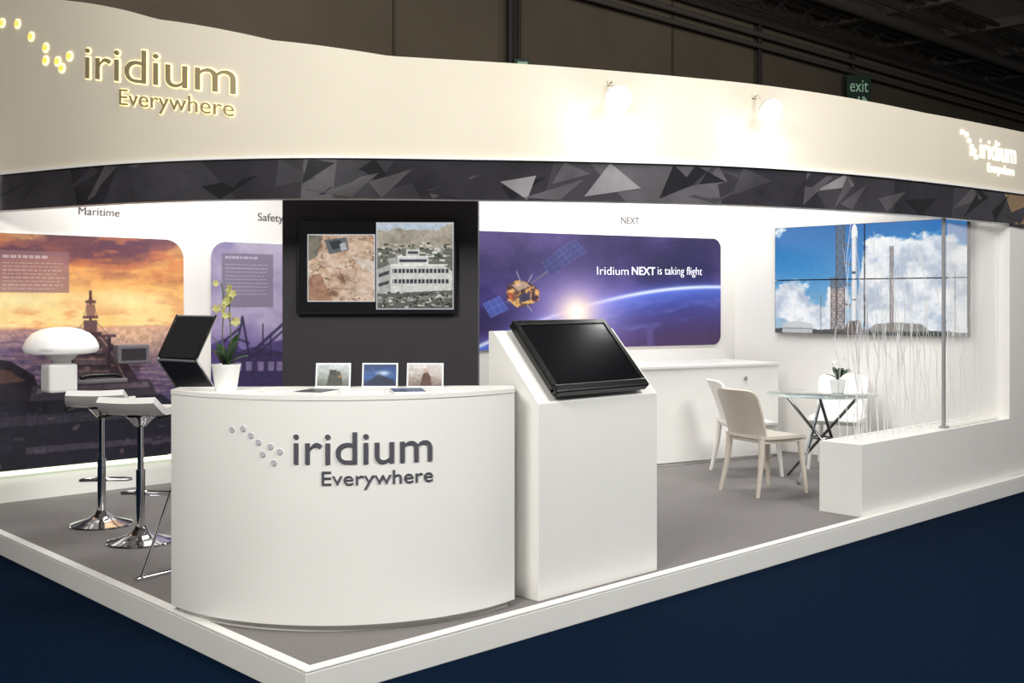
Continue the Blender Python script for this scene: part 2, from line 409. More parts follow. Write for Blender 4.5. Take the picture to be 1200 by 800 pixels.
header_logo(101, 277, 92, 111, 39, 141, 275, 123, 137, 19, M['halo'], [(3,27),(21,28),(37,43),(54,56),(54,71),(68,72),(82,66),(73,80)], .034, .016, M['hletter'], M['gold'])
header_logo(1148, 1190, 185, 192, 23, 1157, 1188, 201, 206, 10, None, [(1127,155),(1132,158),(1135,165),(1138,172),(1138,180),(1141,177),(1143,184)], .028, 0, M['halow'], M['halow'])
def lamp_spot(px, py, label):
    s_ = HP.s_px(px); p, d, n = HP.at(s_); zt = ztop(p.x); rz = math.atan2(d.y, d.x)
    t = thing('arm_spotlight', label, 'spotlight', (p.x, p.y, zt-.08), rz, 'arm spotlights on the header')
    q = p+n*.2; dep = depth_of(q.x, q.y); zl = z_of(py, dep)-(zt-.08)
    MB().box(-.02, .02, -.008, -.001, -.02, .02).build('wall_plate', M['cream'], t, bevel=.002)
    MB().tube([(0, -.008, 0), (0, -.06, .0), (0, -.10, zl*.5), (0, -.12, zl)], .006, 8).build('arm', M['cream'], t, smooth=True)
    R = Matrix.Rotation(math.radians(-62), 4, 'X')
    MB().lathe([(.02, .06), (.045, .05), (.08, .018), (.087, -.004), (.080, -.004)], (0, -.18, zl), 32, mtx=R).build('lamp_head', M['cream'], t, smooth=True)
    MB().lathe([(.0001, -.068), (.03, -.064), (.06, -.048), (.080, -.02), (.083, -.002), (.0001, .0)], (0, -.18, zl), 32, mtx=R).build('bulb', M['lamp'], t, smooth=True)
    L = bpy.data.lights.new('lamp', 'POINT'); L.energy = 2.2; L.color = (.96, .98, 1); L.shadow_soft_size = .05
    lo = bpy.data.objects.new('lamp', L); COL.objects.link(lo)
    lo.location = (p.x+n.x*.24, p.y+n.y*.24, zl+zt-.08-.13)
lamp_spot(715, 115, 'glowing arm spotlight on the header, the one above the space graphic')
lamp_spot(884, 130, 'glowing arm spotlight on the header, the one nearer the exit sign')

# ================================================================ COUNTER
c0 = Vector((0.0, 1.18)); c1 = Vector((1.27, .115)); cm = (c0+c1)/2; cx_ = (c1-c0).normalized(); crz = math.atan2(cx_.y, cx_.x)
hw = (c1-c0).length/2; sag = .39; R = (hw*hw+sag*sag)/(2*sag); a0 = math.asin(hw/R)
def arc(rad, half, n=48): return [(rad*math.sin(-half+2*half*i/n), (R-sag)-rad*math.cos(-half+2*half*i/n)) for i in range(n+1)]
ct = thing('reception_counter', 'white curved-front reception counter with raised grey lettering', 'counter', (cm.x, cm.y, 0), crz)
BK = .17
MB().prism(arc(R, a0)+[(hw, BK), (-hw, BK)], .035, 1.05).build('body', M['white'], ct, smooth=True)
MB().prism(arc(R-.03, a0*.985)+[(hw-.04, BK-.02), (-hw+.04, BK-.02)], 0, .035).build('plinth', M['white'], ct, smooth=True)
MB().prism(arc(R+.003, a0)+[(hw+.002, BK+.004), (-hw-.002, BK+.004)], 1.05, 1.07).build('countertop', M['white'], ct, smooth=True)
ARC = Path([tuple(Vector((cm.x, cm.y))+Matrix.Rotation(crz, 2)@Vector(p)) for p in arc(R, a0, 80)])
def c_fn(xa, xb, yb, hpx):
    s0, s1 = ARC.s_px(xa), ARC.s_px(xb); p0 = ARC.at((s0+s1)/2)[0]; dep = depth_of(*p0); z0 = z_of(yb, dep)
    inv = Matrix.Rotation(-crz, 2)
    def fn(x, y, g):
        p, d, n = ARC.at(s0+x); q = inv@(p+n*g-cm); return (q.x, q.y, z0+y)
    return s1-s0, hpx/F*dep, fn
W, H, fn = c_fn(344, 506, 543, 37); lettering('lettering', 'iridium', W, H, fn, M['letter'], ct, .006, .0, 0)
W, H, fn = c_fn(377, 507, 567, 16); lettering('lettering', 'Everywhere', W, H, fn, M['letter'], ct, .005, .0, 0)
for dx, dy in ((272,503),(285,502),(294,510),(303,518),(308,532),(317,523),(328,529),(321,542)):
    s_ = ARC.s_px(dx); p, d, n = ARC.at(s_); z = z_of(dy, depth_of(*p)); inv = Matrix.Rotation(-crz, 2); q = inv@(p-cm); nl = inv@n
    Rm = Vector((nl.x, nl.y, 0)).to_track_quat('Z', 'Y').to_matrix().to_4x4()
    MB().lathe([(.0145, 0), (.0145, .003), (.013, .004)], (q.x, q.y, z), 20, mtx=Rm).build('dot', M['dotg'], ct)
# ================================================================ KIOSK
k = thing('kiosk_plinth', 'white kiosk plinth with a sloped top beside the curved counter', 'plinth', (1.41, .09, 0))
prof = [(0, 0), (.37, 0), (.37, 1.34), (.33, 1.34), (0, .985)]
b = MB(); n = len(prof); Wk = .93
b.add([(0, y, z) for y, z in prof]+[(Wk, y, z) for y, z in prof], [tuple(range(n)), tuple(reversed(range(n, 2*n)))]+[(i, n+i, n+(i+1)%n, (i+1)%n) for i in range(n)])
b.build('body', M['white'], k, bevel=.003)
tm = thing('touch_monitor', 'large black touch monitor lying tilted on the white kiosk plinth', 'monitor', (1.86, .255, 1.185))
ang = math.atan2(.355, .33)
Rt = Matrix.Rotation(ang, 4, 'X')
MB().box(-.36, .36, -.235, .235, .012, .05, mtx=Rt).build('housing', M['black'], tm, bevel=.008)
MB().box(-.36, .36, -.25, -.20, .012, .062, mtx=Rt).build('bottom_bezel', M['black'], tm, bevel=.01)
MB().box(-.325, .325, -.192, .2, .05, .0525, mtx=Rt).build('screen_glass', M['glassblk'], tm)
fbz = MB()
for x0_, x1_, y0_, y1_ in ((-.36,-.33,-.2,.235), (.33,.36,-.2,.235), (-.33,.33,.205,.235)): fbz.box(x0_, x1_, y0_, y1_, .05, .058, mtx=Rt)
fbz.build('bezel', M['black'], tm, bevel=.002)
MB().box(-.2, .2, -.12, .12, -.014, .012, mtx=Rt).build('mount_plate', M['black'], tm)

# ================================================================ TOWER + TV
tc = cw((445.5-600)/F*7.8, 7.8)
tw = thing('display_tower', 'dark charcoal display tower behind the counter', 'display wall', (tc[0], tc[1], 0), YAW)
MB().box(-.698, .698, 0, .35, .06, 2.7).build('panel_face', M['charcoal'], tw)
MB().box(-.68, .68, .02, .33, 0, .06).build('plinth', M['steel'], tw)
tvp = cw((441-600)/F*7.74, 7.74)
tv = thing('television', 'black wall television on the charcoal tower showing two landscape pictures', 'television', (tvp[0], tvp[1], 1.739), YAW)
MB().box(-.57, .57, -.0, .035, -.335, .335).build('housing', M['black'], tv, bevel=.006)
MB().box(-.2, .2, .035, .058, -.15, .15).build('wall_bracket', M['steel'], tv)
A = Art(380, 218); A.a[:] = (14, 13, 16)
def T(px, py): return ((px-350)/182, (py-259.5)/106)
x0,y0 = T(361,275); x1,y1 = T(439,353)
msk = (A.X>x0)&(A.X<x1)&(A.Y>y0)&(A.Y<y1)
nz = fbm(A.X, A.Y, 14, 10, 5, 3); rid = np.abs(fbm(A.X, A.Y, 9, 7, 4, 8)-.5); big = fbm(A.X, A.Y, 6, 5, 3, 19)
A.mix(msk*1., (196,164,138)); A.mix(msk*np.clip((big-.5)*6, 0, 1)*.8, (228,208,188)); A.mix(msk*np.clip((nz-.48)*5, 0, 1)*.6, (232,214,196)); A.mix(msk*np.clip((.42-nz)*7,0,1)*.8, (112,82,66)); A.mix(msk*np.clip(1-rid/.018,0,1)*.75, (92,66,54))
A.poly([T(361,276),T(378,276),T(372,300),T(361,306)], (104,108,98), .75)
for pts, c, al in (([T(380,281),T(406,278),T(409,293),T(386,298)],(92,98,102),.9), ([T(386,283),T(399,281),T(401,290),T(390,293)],(56,60,66),.9), ([T(398,286),T(405,284),T(407,292),T(400,294)],(190,194,198),.9), ([T(361,324),T(376,320),T(390,353),T(361,353)],(146,104,82),.65), ([T(398,312),T(436,332),T(439,352),T(410,342)],(206,182,164),.5), ([T(412,300),T(438,306),T(439,318),T(425,316)],(212,204,194),.7)): A.poly(pts, c, al)
X0,Y0 = T(441.5,261); X1,Y1 = T(531,362); msk2 = (A.X>X0)&(A.X<X1)&(A.Y>Y0)&(A.Y<Y1)
A.mix(msk2*1., (190,202,214))
hm = msk2 & (A.Y > T(0,268)[1]+.05*(fbm(A.X, A.Y*0, 8, 2, 4, 5)-.5)*4); A.mix(hm*1., (166,158,142)); A.mix(hm*np.clip((nz-.45)*5,0,1)*.6, (190,182,168)); A.mix(hm*np.clip((.44-nz)*7,0,1)*.5, (128,120,106))
A.mix((msk2&(A.Y>T(0,291)[1]))*1., (112,112,102))
rr = random.Random(4)
for q in range(120):
    X_ = rr.uniform(442, 524); Y_ = rr.uniform(284, 306); A.rect(*T(X_, Y_), *T(min(531,X_+rr.uniform(2,7)), Y_+rr.uniform(1,3)), rr.choice([(214,212,204),(84,90,84),(165,160,150),(58,66,56)]))
# one broad low white complex: long two-storey front, raised centre, side wings
A.poly([T(442,316),T(458,309),T(520,311),T(530,318),T(530,340),T(442,344)], (214,213,208))
A.poly([T(442,316),T(458,309),T(458,341),T(442,344)], (176,175,170))
A.poly([T(466,300),T(502,301),T(502,311),T(466,309)], (224,223,218)); A.poly([T(476,292),T(492,292),T(492,301),T(476,300)], (206,206,201)); A.poly([T(456,304),T(466,300),T(466,309),T(456,309)], (172,171,167))
A.rect(*T(458,309.5), *T(524,311), (240,240,236)); A.rect(*T(466,300), *T(502,301), (242,242,238))
for ya_ in (315, 327): A.rect(*T(460,ya_), *T(526,ya_+5), (62,67,74))
A.rect(*T(468,303.5), *T(500,307), (70,76,84)); A.rect(*T(478,294.5), *T(490,297.5), (70,76,84))
for q in range(15): A.rect(*T(461+q*4.6,314), *T(462.2+q*4.6,333), (216,214,208))
A.poly([T(444,321),T(456,316.5),T(456,321),T(444,325)], (70,73,78)); A.poly([T(444,332),T(456,328.5),T(456,332.5),T(444,336)], (70,73,78))
A.poly([T(442,344),T(530,340),T(531,362),T(442,362)], (100,102,96)); A.poly([T(442,350),T(531,345),T(531,349),T(442,355)], (136,134,126))
for q in range(100):
    X_ = rr.uniform(443, 528); Y_ = rr.uniform(341, 359); A.rect(*T(X_, Y_), *T(min(531,X_+rr.uniform(1.5,5)), Y_+rr.uniform(1,2.5)), rr.choice([(206,204,198),(50,62,44),(62,62,60),(176,176,170),(52,66,46)]))
A.grain(.14, 60, 40, 9, msk|msk2); A.soft(1, .6)
for a_, b_ in (((x0,y0),(x1,y0)),((x0,y1),(x1,y1)),((x0,y0),(x0,y1)),((x1,y0),(x1,y1)),((X0,Y0),(X1,Y0)),((X0,Y1),(X1,Y1)),((X0,Y0),(X0,Y1)),((X1,Y0),(X1,Y1))): A.line(*a_, *b_, .003, (216,218,222), 1, .58)
panel('screen', A, (-.551, -.003, .32), (1,0,0), 1.102, .64, M['screen'], tv)

# ================================================================ WALL GRAPHICS
def wall_label(name, txt, o, xd, H, Wd, label, m=None):
    o = Vector(o); xd = Vector(xd).normalized(); nf = xd.cross(Vector((0,0,1)))
    ob = lettering(name, txt, Wd, H, lambda x, y, g: tuple(o+xd*x+Vector((0,0,y))+nf*g), m or M['text'], None, .004, .0, .0005)
    return tag(ob, label, 'lettering')
def u_left(px, v=4.68):
    t = (px-600)/F; dv = v-CV; return (FX*dv+t*FY*dv)/(FY-t*FX)+CU
uA0, uA1 = .12, u_left(215); zA0, zA1 = .235, 2.0
def NA(px, py):
    u = u_left(px); return ((u-uA0)/(uA1-uA0), (zA1-z_of(py, depth_of(u, 4.68)))/(zA1-zA0))
A = Art(480, 480)
hz_ = NA(106, 384)[1]
A.vgrad([(0,(112,74,86)),(.06,(150,92,86)),(.14,(204,126,88)),(.22,(240,166,98)),(.30,(255,210,136)),(hz_-.012,(255,226,160)),(hz_,(214,162,136)),(hz_+.03,(160,126,130)),(.48,(120,98,122)),(.62,(92,76,108)),(1,(50,44,72))])
nz = fbm(A.X+.35*A.Y, A.Y, 4, 13, 6, 11); nz2 = fbm(A.X, A.Y, 8, 24, 5, 12); sky = A.Y < hz_
fade = np.clip(1.3-A.Y*4.2,0,1)
A.mix(sky*np.clip((nz-.53)*7, 0, 1)*fade*.75, (96,62,82)); A.mix(sky*np.clip((.47-nz)*7, 0, 1)*.6, (255,196,112)); A.mix(sky*np.clip((nz2-.56)*8, 0, 1)*.55, (222,132,84)); A.mix(sky*np.clip((.41-nz2)*9,0,1)*.45*fade, (120,74,84))
x, y = NA(28, 350); A.mix(sky*.9*np.exp(-(((A.X-x)/.22)**2+((A.Y-y)/.05)**2)), (255,238,178))
x, y = NA(146, 352); A.mix(sky*.9*np.exp(-(((A.X-x)/.22)**2+((A.Y-y)/.05)**2)), (255,232,166))
sea = fbm(A.X, A.Y**1.4, 12, 110, 4, 5); A.mix((~sky)*np.clip((sea-.5)*6,0,1)*.4, (206,164,150)); A.mix((~sky)*np.clip((.46-sea)*6,0,1)*.4, (70,58,92))
x, y = NA(160, 396); A.mix((~sky)*.7*np.exp(-(((A.X-x)/.2)**2+((A.Y-y)/.10)**2)), (252,204,156))
hull = [(97,390),(106,385),(117,390),(130,402),(144,418),(158,438),(174,466),(188,500),(196,570),(4,570),(16,510),(34,470),(54,440),(72,416),(86,400)]
hm = A.pmask([NA(*q) for q in hull]); A.mix(hm*1., (92,70,74))
A.mix(hm*np.clip((A.Y-.40)*2.4,0,1), (36,31,44))
def deckpt(s_, t):
    y = 392+168*t**1.25; half = 8+86*t**.95; return NA(106-4*t+s_*half, y)
rws = [.08,.15,.23,.32,.42,.53,.66]
for i in range(len(rws)-1):
    f = .95-.6*i/len(rws); ta, tb = rws[i]+.012, rws[i+1]-.025
    A.poly([deckpt(-.6,ta),deckpt(.6,ta),deckpt(.6,tb),deckpt(-.6,tb)], tuple(v*f for v in (128,106,110)), .7)
    A.line(*deckpt(-.6,ta), *deckpt(.6,ta), .0025, (226,180,150), .5*f); A.line(*deckpt(-.6,tb), *deckpt(.6,tb), .004, (30,26,34), .8)
for s_ in (-.97, .97):
    for t_ in [q/16 for q in range(14)]: A.line(*deckpt(s_, t_), *deckpt(s_, t_+1/16), .0024, (232,182,150), .55)
for (xa,ya,xb,yb,c) in ((104.4,340,107.4,394,(92,62,62)),(100,352,112,355,(104,70,66)),(101,357,111,370,(150,110,96)),(97,370,115,373,(92,64,64)),(98,375,114,390,(110,82,82)),(93,389,119,394,(70,52,58)),(82,394,86,432,(54,42,54)),(126,394,130,432,(54,42,54)),(76,392,92,395,(86,64,70)),(120,392,136,395,(86,64,70))): A.rect(*NA(xa,ya), *NA(xb,yb), c)
for a_, b_ in (((106,344),(98,372)), ((106,344),(114,372)), ((84,394),(100,376)), ((128,394),(112,376))): A.line(*NA(*a_), *NA(*b_), .0016, (96,70,70), .8)
A.poly([NA(-30,416),NA(14,424),NA(40,440),NA(44,452),NA(60,456),NA(60,470),NA(-30,480)], (40,33,42)); A.poly([NA(-30,428),NA(10,434),NA(30,446),NA(-30,454)], (98,70,62), .8)
A.poly([NA(38,452),NA(176,444),NA(184,462),NA(34,472)], (60,54,64), .95); A.poly([NA(44,455),NA(172,447),NA(175,453),NA(42,461)], (118,104,110), .7)
A.poly([NA(-30,470),NA(34,470),NA(190,462),NA(215,482),NA(215,556),NA(0,575),NA(-30,560)], (28,26,38), .93)
A.poly([NA(-20,490),NA(206,476),NA(212,486),NA(-20,502)], (62,57,68), .7); A.poly([NA(30,524),NA(212,510),NA(214,516),NA(30,532)], (84,74,86), .6)
for q in range(15): A.line(*NA(0+q*14.5, 490-q*.9), *NA(-2+q*15, 502-q*.9), .0018, (24,22,32), .8)
rs_ = random.Random(9)
for q in range(60):
    X_ = rs_.uniform(-10,205); Y_ = rs_.uniform(466,548); A.rect(*NA(X_,Y_), *NA(X_+rs_.uniform(2,14),Y_+rs_.uniform(1.5,5)), rs_.choice([(84,76,88),(20,18,28),(54,48,60),(116,98,98),(40,36,48)]), .55)
for q in range(22):
    X_ = rs_.uniform(60,160); Y_ = rs_.uniform(402,448); A.rect(*NA(X_,Y_), *NA(X_+rs_.uniform(2,7),Y_+rs_.uniform(2,7)), rs_.choice([(60,46,52),(150,116,104),(40,32,40)]), .5)
A.grain(.24, 70, 70, 15, A.Y > hz_); A.grain(.06, 30, 30, 16); A.soft(2, .6)
xa, ya = NA(-20, 292); xb, yb = NA(81, 343); A.rect(max(xa,.02), ya, xb, yb, (150,112,118), .75)
def textlines(A, x0, y0, x1, n, dy, hh, col, seed):
    r = random.Random(seed)
    for q in range(n):
        x = x0; end = x0+(x1-x0)*(r.uniform(.6,1) if q%4==3 else r.uniform(.9,1))
        while x < end:
            w = r.uniform(.010,.03); A.rect(x, y0+q*dy, min(x+w,end), y0+q*dy+hh, col, .5); x += w+.006
textlines(A, NA(3,0)[0], ya+.02, NA(62,0)[0], 1, .02, .011, (250,240,235), 1); textlines(A, NA(3,0)[0], ya+.05, NA(76,0)[0], 8, .0155, .005, (226,208,206), 2)
g1 = thing('wall_graphic', 'large backlit sunset graphic of a cargo ship deck at sea on the left wall', 'wall graphic', (uA0, 4.68, zA0))
panel('print', A, (0,-.002,zA1-zA0), (1,0,0), uA1-uA0, zA1-zA0, M['poster'], g1, .16)
backing((0,0,0), (1,0,0), uA1-uA0, zA1-zA0, .16, .018, M['wall'], g1)
MB().box(.0, 1.70, -.02, .017, -.03, -.012).build('light_strip', M['ledstrip'], g1)
# --- safety poster
uB0, uB1 = u_left(247), 3.35
def NB(px, py):
    u = u_left(px); return ((u-uB0)/(uB1-uB0), (zA1-z_of(py, depth_of(u, 4.68)))/(zA1-zA0))
A = Art(300, 420)
A.vgrad([(0,(184,174,198)),(.2,(156,146,182)),(.4,(164,148,188)),(.55,(104,86,146)),(1,(64,52,100))])
nz = fbm(A.X, A.Y, 4, 7, 6, 21); A.mix(np.clip((nz-.48)*4,0,1)*.6*(A.Y<.62), (210,198,220)); A.mix(np.clip((.45-nz)*5,0,1)*.5*(A.Y<.62), (112,96,154))
A.poly([NB(247,404),NB(262,396),NB(272,400),NB(290,414),NB(304,404),NB(331,398),NB(360,410),NB(360,560),NB(247,560)], (70,54,108), .85)
A.poly([NB(256,424),NB(284,410),NB(300,406),NB(331,412),NB(331,456),NB(252,458)], (46,36,76), .85)
for a_, b_, w_ in ((NB(284,372),NB(270,440),.008),(NB(284,372),NB(296,440),.008),(NB(300,408),NB(331,380),.008),(NB(302,414),NB(333,386),.006),(NB(262,400),NB(280,385),.006),(NB(272,418),NB(330,414),.006),(NB(317,392),NB(317,440),.006),(NB(276,396),NB(292,402),.005),(NB(274,412),NB(292,418),.005),(NB(308,380),NB(308,404),.005)): A.line(*a_, *b_, w_, (36,30,60), .9)
for X_ in (276,288,302,314,324): A.rect(*NB(X_,424), *NB(X_+7,434), (190,170,202), .5)
A.grain(.2, 40, 60, 22, A.Y > .5); A.soft(2, .6)
A.rect(*NB(260,296), *NB(320,360), (128,118,140), .85)
textlines(A, NB(264,0)[0], NB(264,300)[1], NB(305,0)[0], 1, .02, .010, (245,240,250), 3); textlines(A, NB(264,0)[0], NB(264,309)[1], NB(316,0)[0], 9, .018, .005, (214,206,222), 6)
g2 = thing('wall_graphic', 'tall lavender backlit graphic of industrial rigs beside the dark tower', 'wall graphic', (uB0, 4.68, zA0))
panel('print', A, (0,-.002,zA1-zA0), (1,0,0), uB1-uB0, zA1-zA0, M['poster'], g2, .14)
backing((0,0,0), (1,0,0), uB1-uB0, zA1-zA0, .14, .018, M['wall'], g2)
# --- space poster on angled back wall
XD = Vector((.9659, -.2588, 0)); 
WBpath = Path([WBP(3.55-.03*i) for i in range(120)])
tpx = lambda px: 3.55-WBpath.s_px(px)
tR, tL = tpx(843), tpx(562)+.35
dR = depth_of(*WBP(tR)); zC1 = z_of(280, dR); zC0 = z_of(403.5, dR); WC = tL-tR; HC = zC1-zC0
def NC(px, py): t = tpx(px); return ((tL-t)/WC, (zC1-z_of(py, depth_of(*WBP(t))))/HC)
A = Art(640, 250); AS = WC/HC
A.vgrad([(0,(54,42,96)),(.3,(40,33,82)),(.6,(50,42,108)),(1,(72,46,92))])
nz = fbm(A.X, A.Y, 8, 4, 5, 31); A.mix(np.clip((nz-.5)*4,0,1)*.4, (100,76,144)); A.mix(np.clip((.46-nz)*5,0,1)*.4, (20,18,52))
for q in range(260):
    x, y = rng.rand(), rng.rand()*.7; A.a[int(y*249), int(x*639)] = (120+90*rng.rand(),)*3
pts = [NC(562,404), NC(600,390), NC(640,372), NC(680,360), NC(720,349), NC(760,342), NC(800,338), NC(843,336)]
kk = np.polyfit([p[0] for p in pts], [p[1] for p in pts], 3); ex = np.polyval(kk, A.X); dd = A.Y-ex
A.mix((dd > 0)*np.exp(-dd/.45)*.95, (44,56,150)); A.mix((dd > .0)*np.clip(dd*2.2-.15, 0, 1)*.9, (70,42,84))
cn = fbm(A.X, dd*2+.3, 14, 10, 5, 33); A.mix((dd > .02)*np.clip((cn-.5)*4,0,1)*.35, (130,130,210))
A.mix(np.where(dd > 0, np.exp(-dd/.13), np.exp(dd/.04))*.8, (104,134,240)); A.mix(np.exp(-(dd/.016)**2)*.95, (226,236,255))
x, y = NC(674, 366)
A.mix(.8*np.exp(-(((A.X-x)/.17)**2+((A.Y-y)/.38)**2)), (190,172,240)); A.mix(1.*np.exp(-(((A.X-x)/.07)**2+((A.Y-y)/.16)**2)), (255,224,204)); A.mix(1.2*np.exp(-(((A.X-x)/.03)**2+((A.Y-y)/.08)**2)), (255,252,244))
def quad_lat(P, col, lc, nx_, ny_, al=.9):
    A.poly([NC(*q) for q in P], col, al)
    def L_(a, b, t): return (a[0]+(b[0]-a[0])*t, a[1]+(b[1]-a[1])*t)
    for i in range(nx_+1): A.line(*NC(*L_(P[0],P[1],i/nx_)), *NC(*L_(P[3],P[2],i/nx_)), .0011, lc, .5, 1/AS)
    for i in range(ny_+1): A.line(*NC(*L_(P[0],P[3],i/ny_)), *NC(*L_(P[1],P[2],i/ny_)), .0011, lc, .5, 1/AS)
quad_lat([(565,356),(584,347),(594,362),(574,372)], (74,90,170), (130,146,220), 3, 2)
quad_lat([(634,308),(646,299),(658,314),(644,323)], (56,60,112), (98,106,168), 2, 3, .8)
quad_lat([(648,297),(660,288),(673,303),(660,312)], (62,66,120), (104,112,176), 2, 3, .8)
quad_lat([(662,287),(672,281),(686,295),(675,301)], (56,60,112), (98,106,168), 2, 3, .8)
A.line(*NC(592,354), *NC(640,318), .0022, (120,112,126), .9, 1/AS)
body = [(592,336),(604,328),(618,330),(631,340),(630,352),(618,358),(604,360),(592,350)]
A.poly([NC(*q) for q in body], (112,76,62)); bm_ = A.pmask([NC(*q) for q in body])
fo = fbm(A.X, A.Y, 90, 40, 3, 35); A.mix(bm_*np.clip((fo-.53)*9,0,1)*.85, (236,186,110)); A.mix(bm_*np.clip((.48-fo)*9,0,1)*.85, (58,40,60))
A.poly([NC(598,334),NC(612,329),NC(620,335),NC(606,341)], (206,180,150), .75); A.poly([NC(606,346),NC(620,342),NC(620,350),NC(608,355)], (56,56,88), .85); A.poly([NC(594,342),NC(600,344),NC(600,352),NC(595,350)], (180,84,60), .8)
for a_, b_ in (((608,328),(604,318)),((618,330),(622,322)),((616,357),(622,364))): A.line(*NC(*a_), *NC(*b_), .0016, (170,166,176), .9, 1/AS)
A.soft(1, .6)
pl = WBP(tL, -.02)
g3 = thing('wall_graphic', 'wide rounded space graphic of a satellite over the glowing edge of the earth', 'wall graphic', (pl[0], pl[1], zC0))
panel('print', A, (WN.x*-.002, WN.y*-.002, HC), XD, WC, HC, M['poster'], g3, .10)
backing((0,0,0), XD, WC, HC, .10, .018, M['wall'], g3)
def c_text(txt, xa, xb, py, hpx, nm='lettering'):
    ta = tpx(xa); tb = tpx(xb); d = (depth_of(*WBP(ta))+depth_of(*WBP(tb)))/2; o = XD*(tL-ta)+Vector((0,0,z_of(py, d)-zC0)); nf = Vector((-WN.x, -WN.y, 0))
    lettering(nm, txt, ta-tb, hpx/F*d, lambda x, y, g: tuple(o+XD*x+Vector((0,0,y))+nf*(g+.004)), M['textw'], g3, .002, .008 if txt == 'NEXT' else -.012)
c_text('Iridium', 698, 735, 322, 9.5); c_text('NEXT', 739, 766, 322, 9); c_text('is taking flight', 769, 821, 322, 9.5)
d0 = depth_of(u_left(90), 4.7)
wall_label('wall_lettering', 'Maritime', (u_left(92, 4.7), 4.699, z_of(251, d0)), (1,0,0), 9/F*d0, u_left(140,4.7)-u_left(92,4.7), 'grey Maritime lettering above the ship graphic')
d0 = depth_of(u_left(315), 4.7)
wall_label('wall_lettering', 'Safety', (u_left(302,4.7), 4.699, z_of(259, d0)), (1,0,0), 9/F*d0, u_left(332,4.7)-u_left(302,4.7), 'grey Safety lettering above the lavender graphic')
tn = tpx(728); dn = depth_of(*WBP(tn)); pn = WBP(tn, -.001)
wall_label('wall_lettering', 'NEXT', (pn[0], pn[1], z_of(262, dn)), XD, 8/F*dn, tn-tpx(749), 'grey NEXT lettering above the space graphic')

# ================================================================ VIDEO WALL
vL, vR, zT, zBt = 2.33, .39, 2.22, 1.18
def v_right(px, u=6.94):
    t = (px-600)/F; du = u-CU; return (FY*du-t*FX*du)/(FX+t*FY)+CV
def NV(px, py):
    v = v_right(px); return ((vL-v)/(vL-vR), (zT-z_of(py, depth_of(6.94, v)))/(zT-zBt))
A = Art(400, 220); AV = (zT-zBt)/(vL-vR)
A.vgrad([(0,(34,112,184)),(.4,(66,144,206)),(.8,(140,184,216)),(1,(176,198,214))])
nz = fbm(A.X, A.Y, 4, 3, 6, 45); cl = nz+.30*(A.Y-.5)+.22*(A.X-.5)+.05
rxk = NV(1001,300)[0]
for cx_b, cy_b, rx, ry, s_ in ((.10,.74,.16,.26,.3),(.62,.40,.17,.32,.3),(.80,.22,.14,.2,.24),(.8,.62,.2,.24,.26),(.3,.85,.12,.14,.2),(rxk,.35,.035,.5,-.45)): cl = cl+s_*np.exp(-(((A.X-cx_b)/rx)**2+((A.Y-cy_b)/ry)**2))
n2 = fbm(A.X, A.Y, 9, 6, 6, 46); bil = np.abs(fbm(A.X, A.Y, 14, 9, 5, 52)-.5)*2; cm_ = np.clip((cl-.54+.3*(n2-.5)-.12*bil)*12,0,1)
A.mix(cm_, (236,241,247)); A.mix(cm_*np.clip((n2-.47)*5,0,1), (252,253,254)); A.mix(cm_*np.clip((.47-n2)*6,0,1)*.6, (158,174,198)); A.mix(cm_*np.clip((bil-.25)*4,0,1)*.4, (176,190,210))
tl = NV(1000,387)[1]+.02*(fbm(A.X, A.Y*0, 30, 2, 3, 50)-.5); A.mix((A.Y > tl)*1., (80,86,82))
A.poly([NV(916,392),NV(917,379),NV(934,376),NV(952,380),NV(952,392)], (206,208,208), .9); A.rect(*NV(917,384), *NV(952,386), (120,124,130), .8)
def lattice(xa, xb, ya, yb, n_, c1, c2, lw=.0016):
    A.poly([NV(xa,ya),NV(xb,ya),NV(xb,yb),NV(xa,yb)], c1, .45); h = (yb-ya)/n_
    for q in range(n_):
        A.line(*NV(xa,ya+q*h), *NV(xb,ya+(q+1)*h), lw, c2, .8, AV); A.line(*NV(xb,ya+q*h), *NV(xa,ya+(q+1)*h), lw, c2, .8, AV); A.line(*NV(xa,ya+q*h), *NV(xb,ya+q*h), lw, c2, .8, AV)
    A.line(*NV(xa,ya), *NV(xa,yb), .0024, c2, .95, AV); A.line(*NV(xb,ya), *NV(xb,yb), .0024, c2, .95, AV)
lattice(980, 990, 264, 390, 10, (120,102,98), (92,76,76)); lattice(974, 981, 326, 390, 6, (120,102,98), (96,82,80)); lattice(1043, 1046.5, 288, 390, 12, (140,128,124), (122,112,112), .001)
for ya_ in (286, 308, 332, 356): A.line(*NV(990,ya_), *NV(998,ya_+2), .0035, (112,96,92), .95, AV)
A.poly([NV(998.6,274),NV(1004.8,274),NV(1004.8,384),NV(998.6,384)], (240,240,242)); A.poly([NV(997.8,278),NV(998.6,266),NV(1001.7,260),NV(1004.9,266),NV(1005.6,278)], (246,247,250)); A.poly([NV(998.6,318),NV(1004.8,318),NV(1004.8,321),NV(998.6,321)], (80,88,104)); A.poly([NV(1003.4,276),NV(1004.8,276),NV(1004.8,384),NV(1003.4,384)], (168,178,192)); A.poly([NV(998.6,350),NV(1004.8,350),NV(1004.8,352),NV(998.6,352)], (110,118,132)); A.poly([NV(994,376),NV(1009,376),NV(1013,392),NV(988,392)], (112,104,102))
for xx, y0_ in ((962,346),(1120,318),(1016,352)): A.line(*NV(xx,y0_), *NV(xx,388), .0022, (120,116,118), .9, AV)
A.poly([NV(1014,389),NV(1026,380),NV(1050,378),NV(1080,380),NV(1092,390)], (132,126,118), .8)
A.grain(.04, 60, 30, 47); A.soft(1, .3)
vw = thing('video_wall', 'large video wall of four panels showing a rocket against blue cloudy sky', 'video wall', (6.94, vL, zBt))
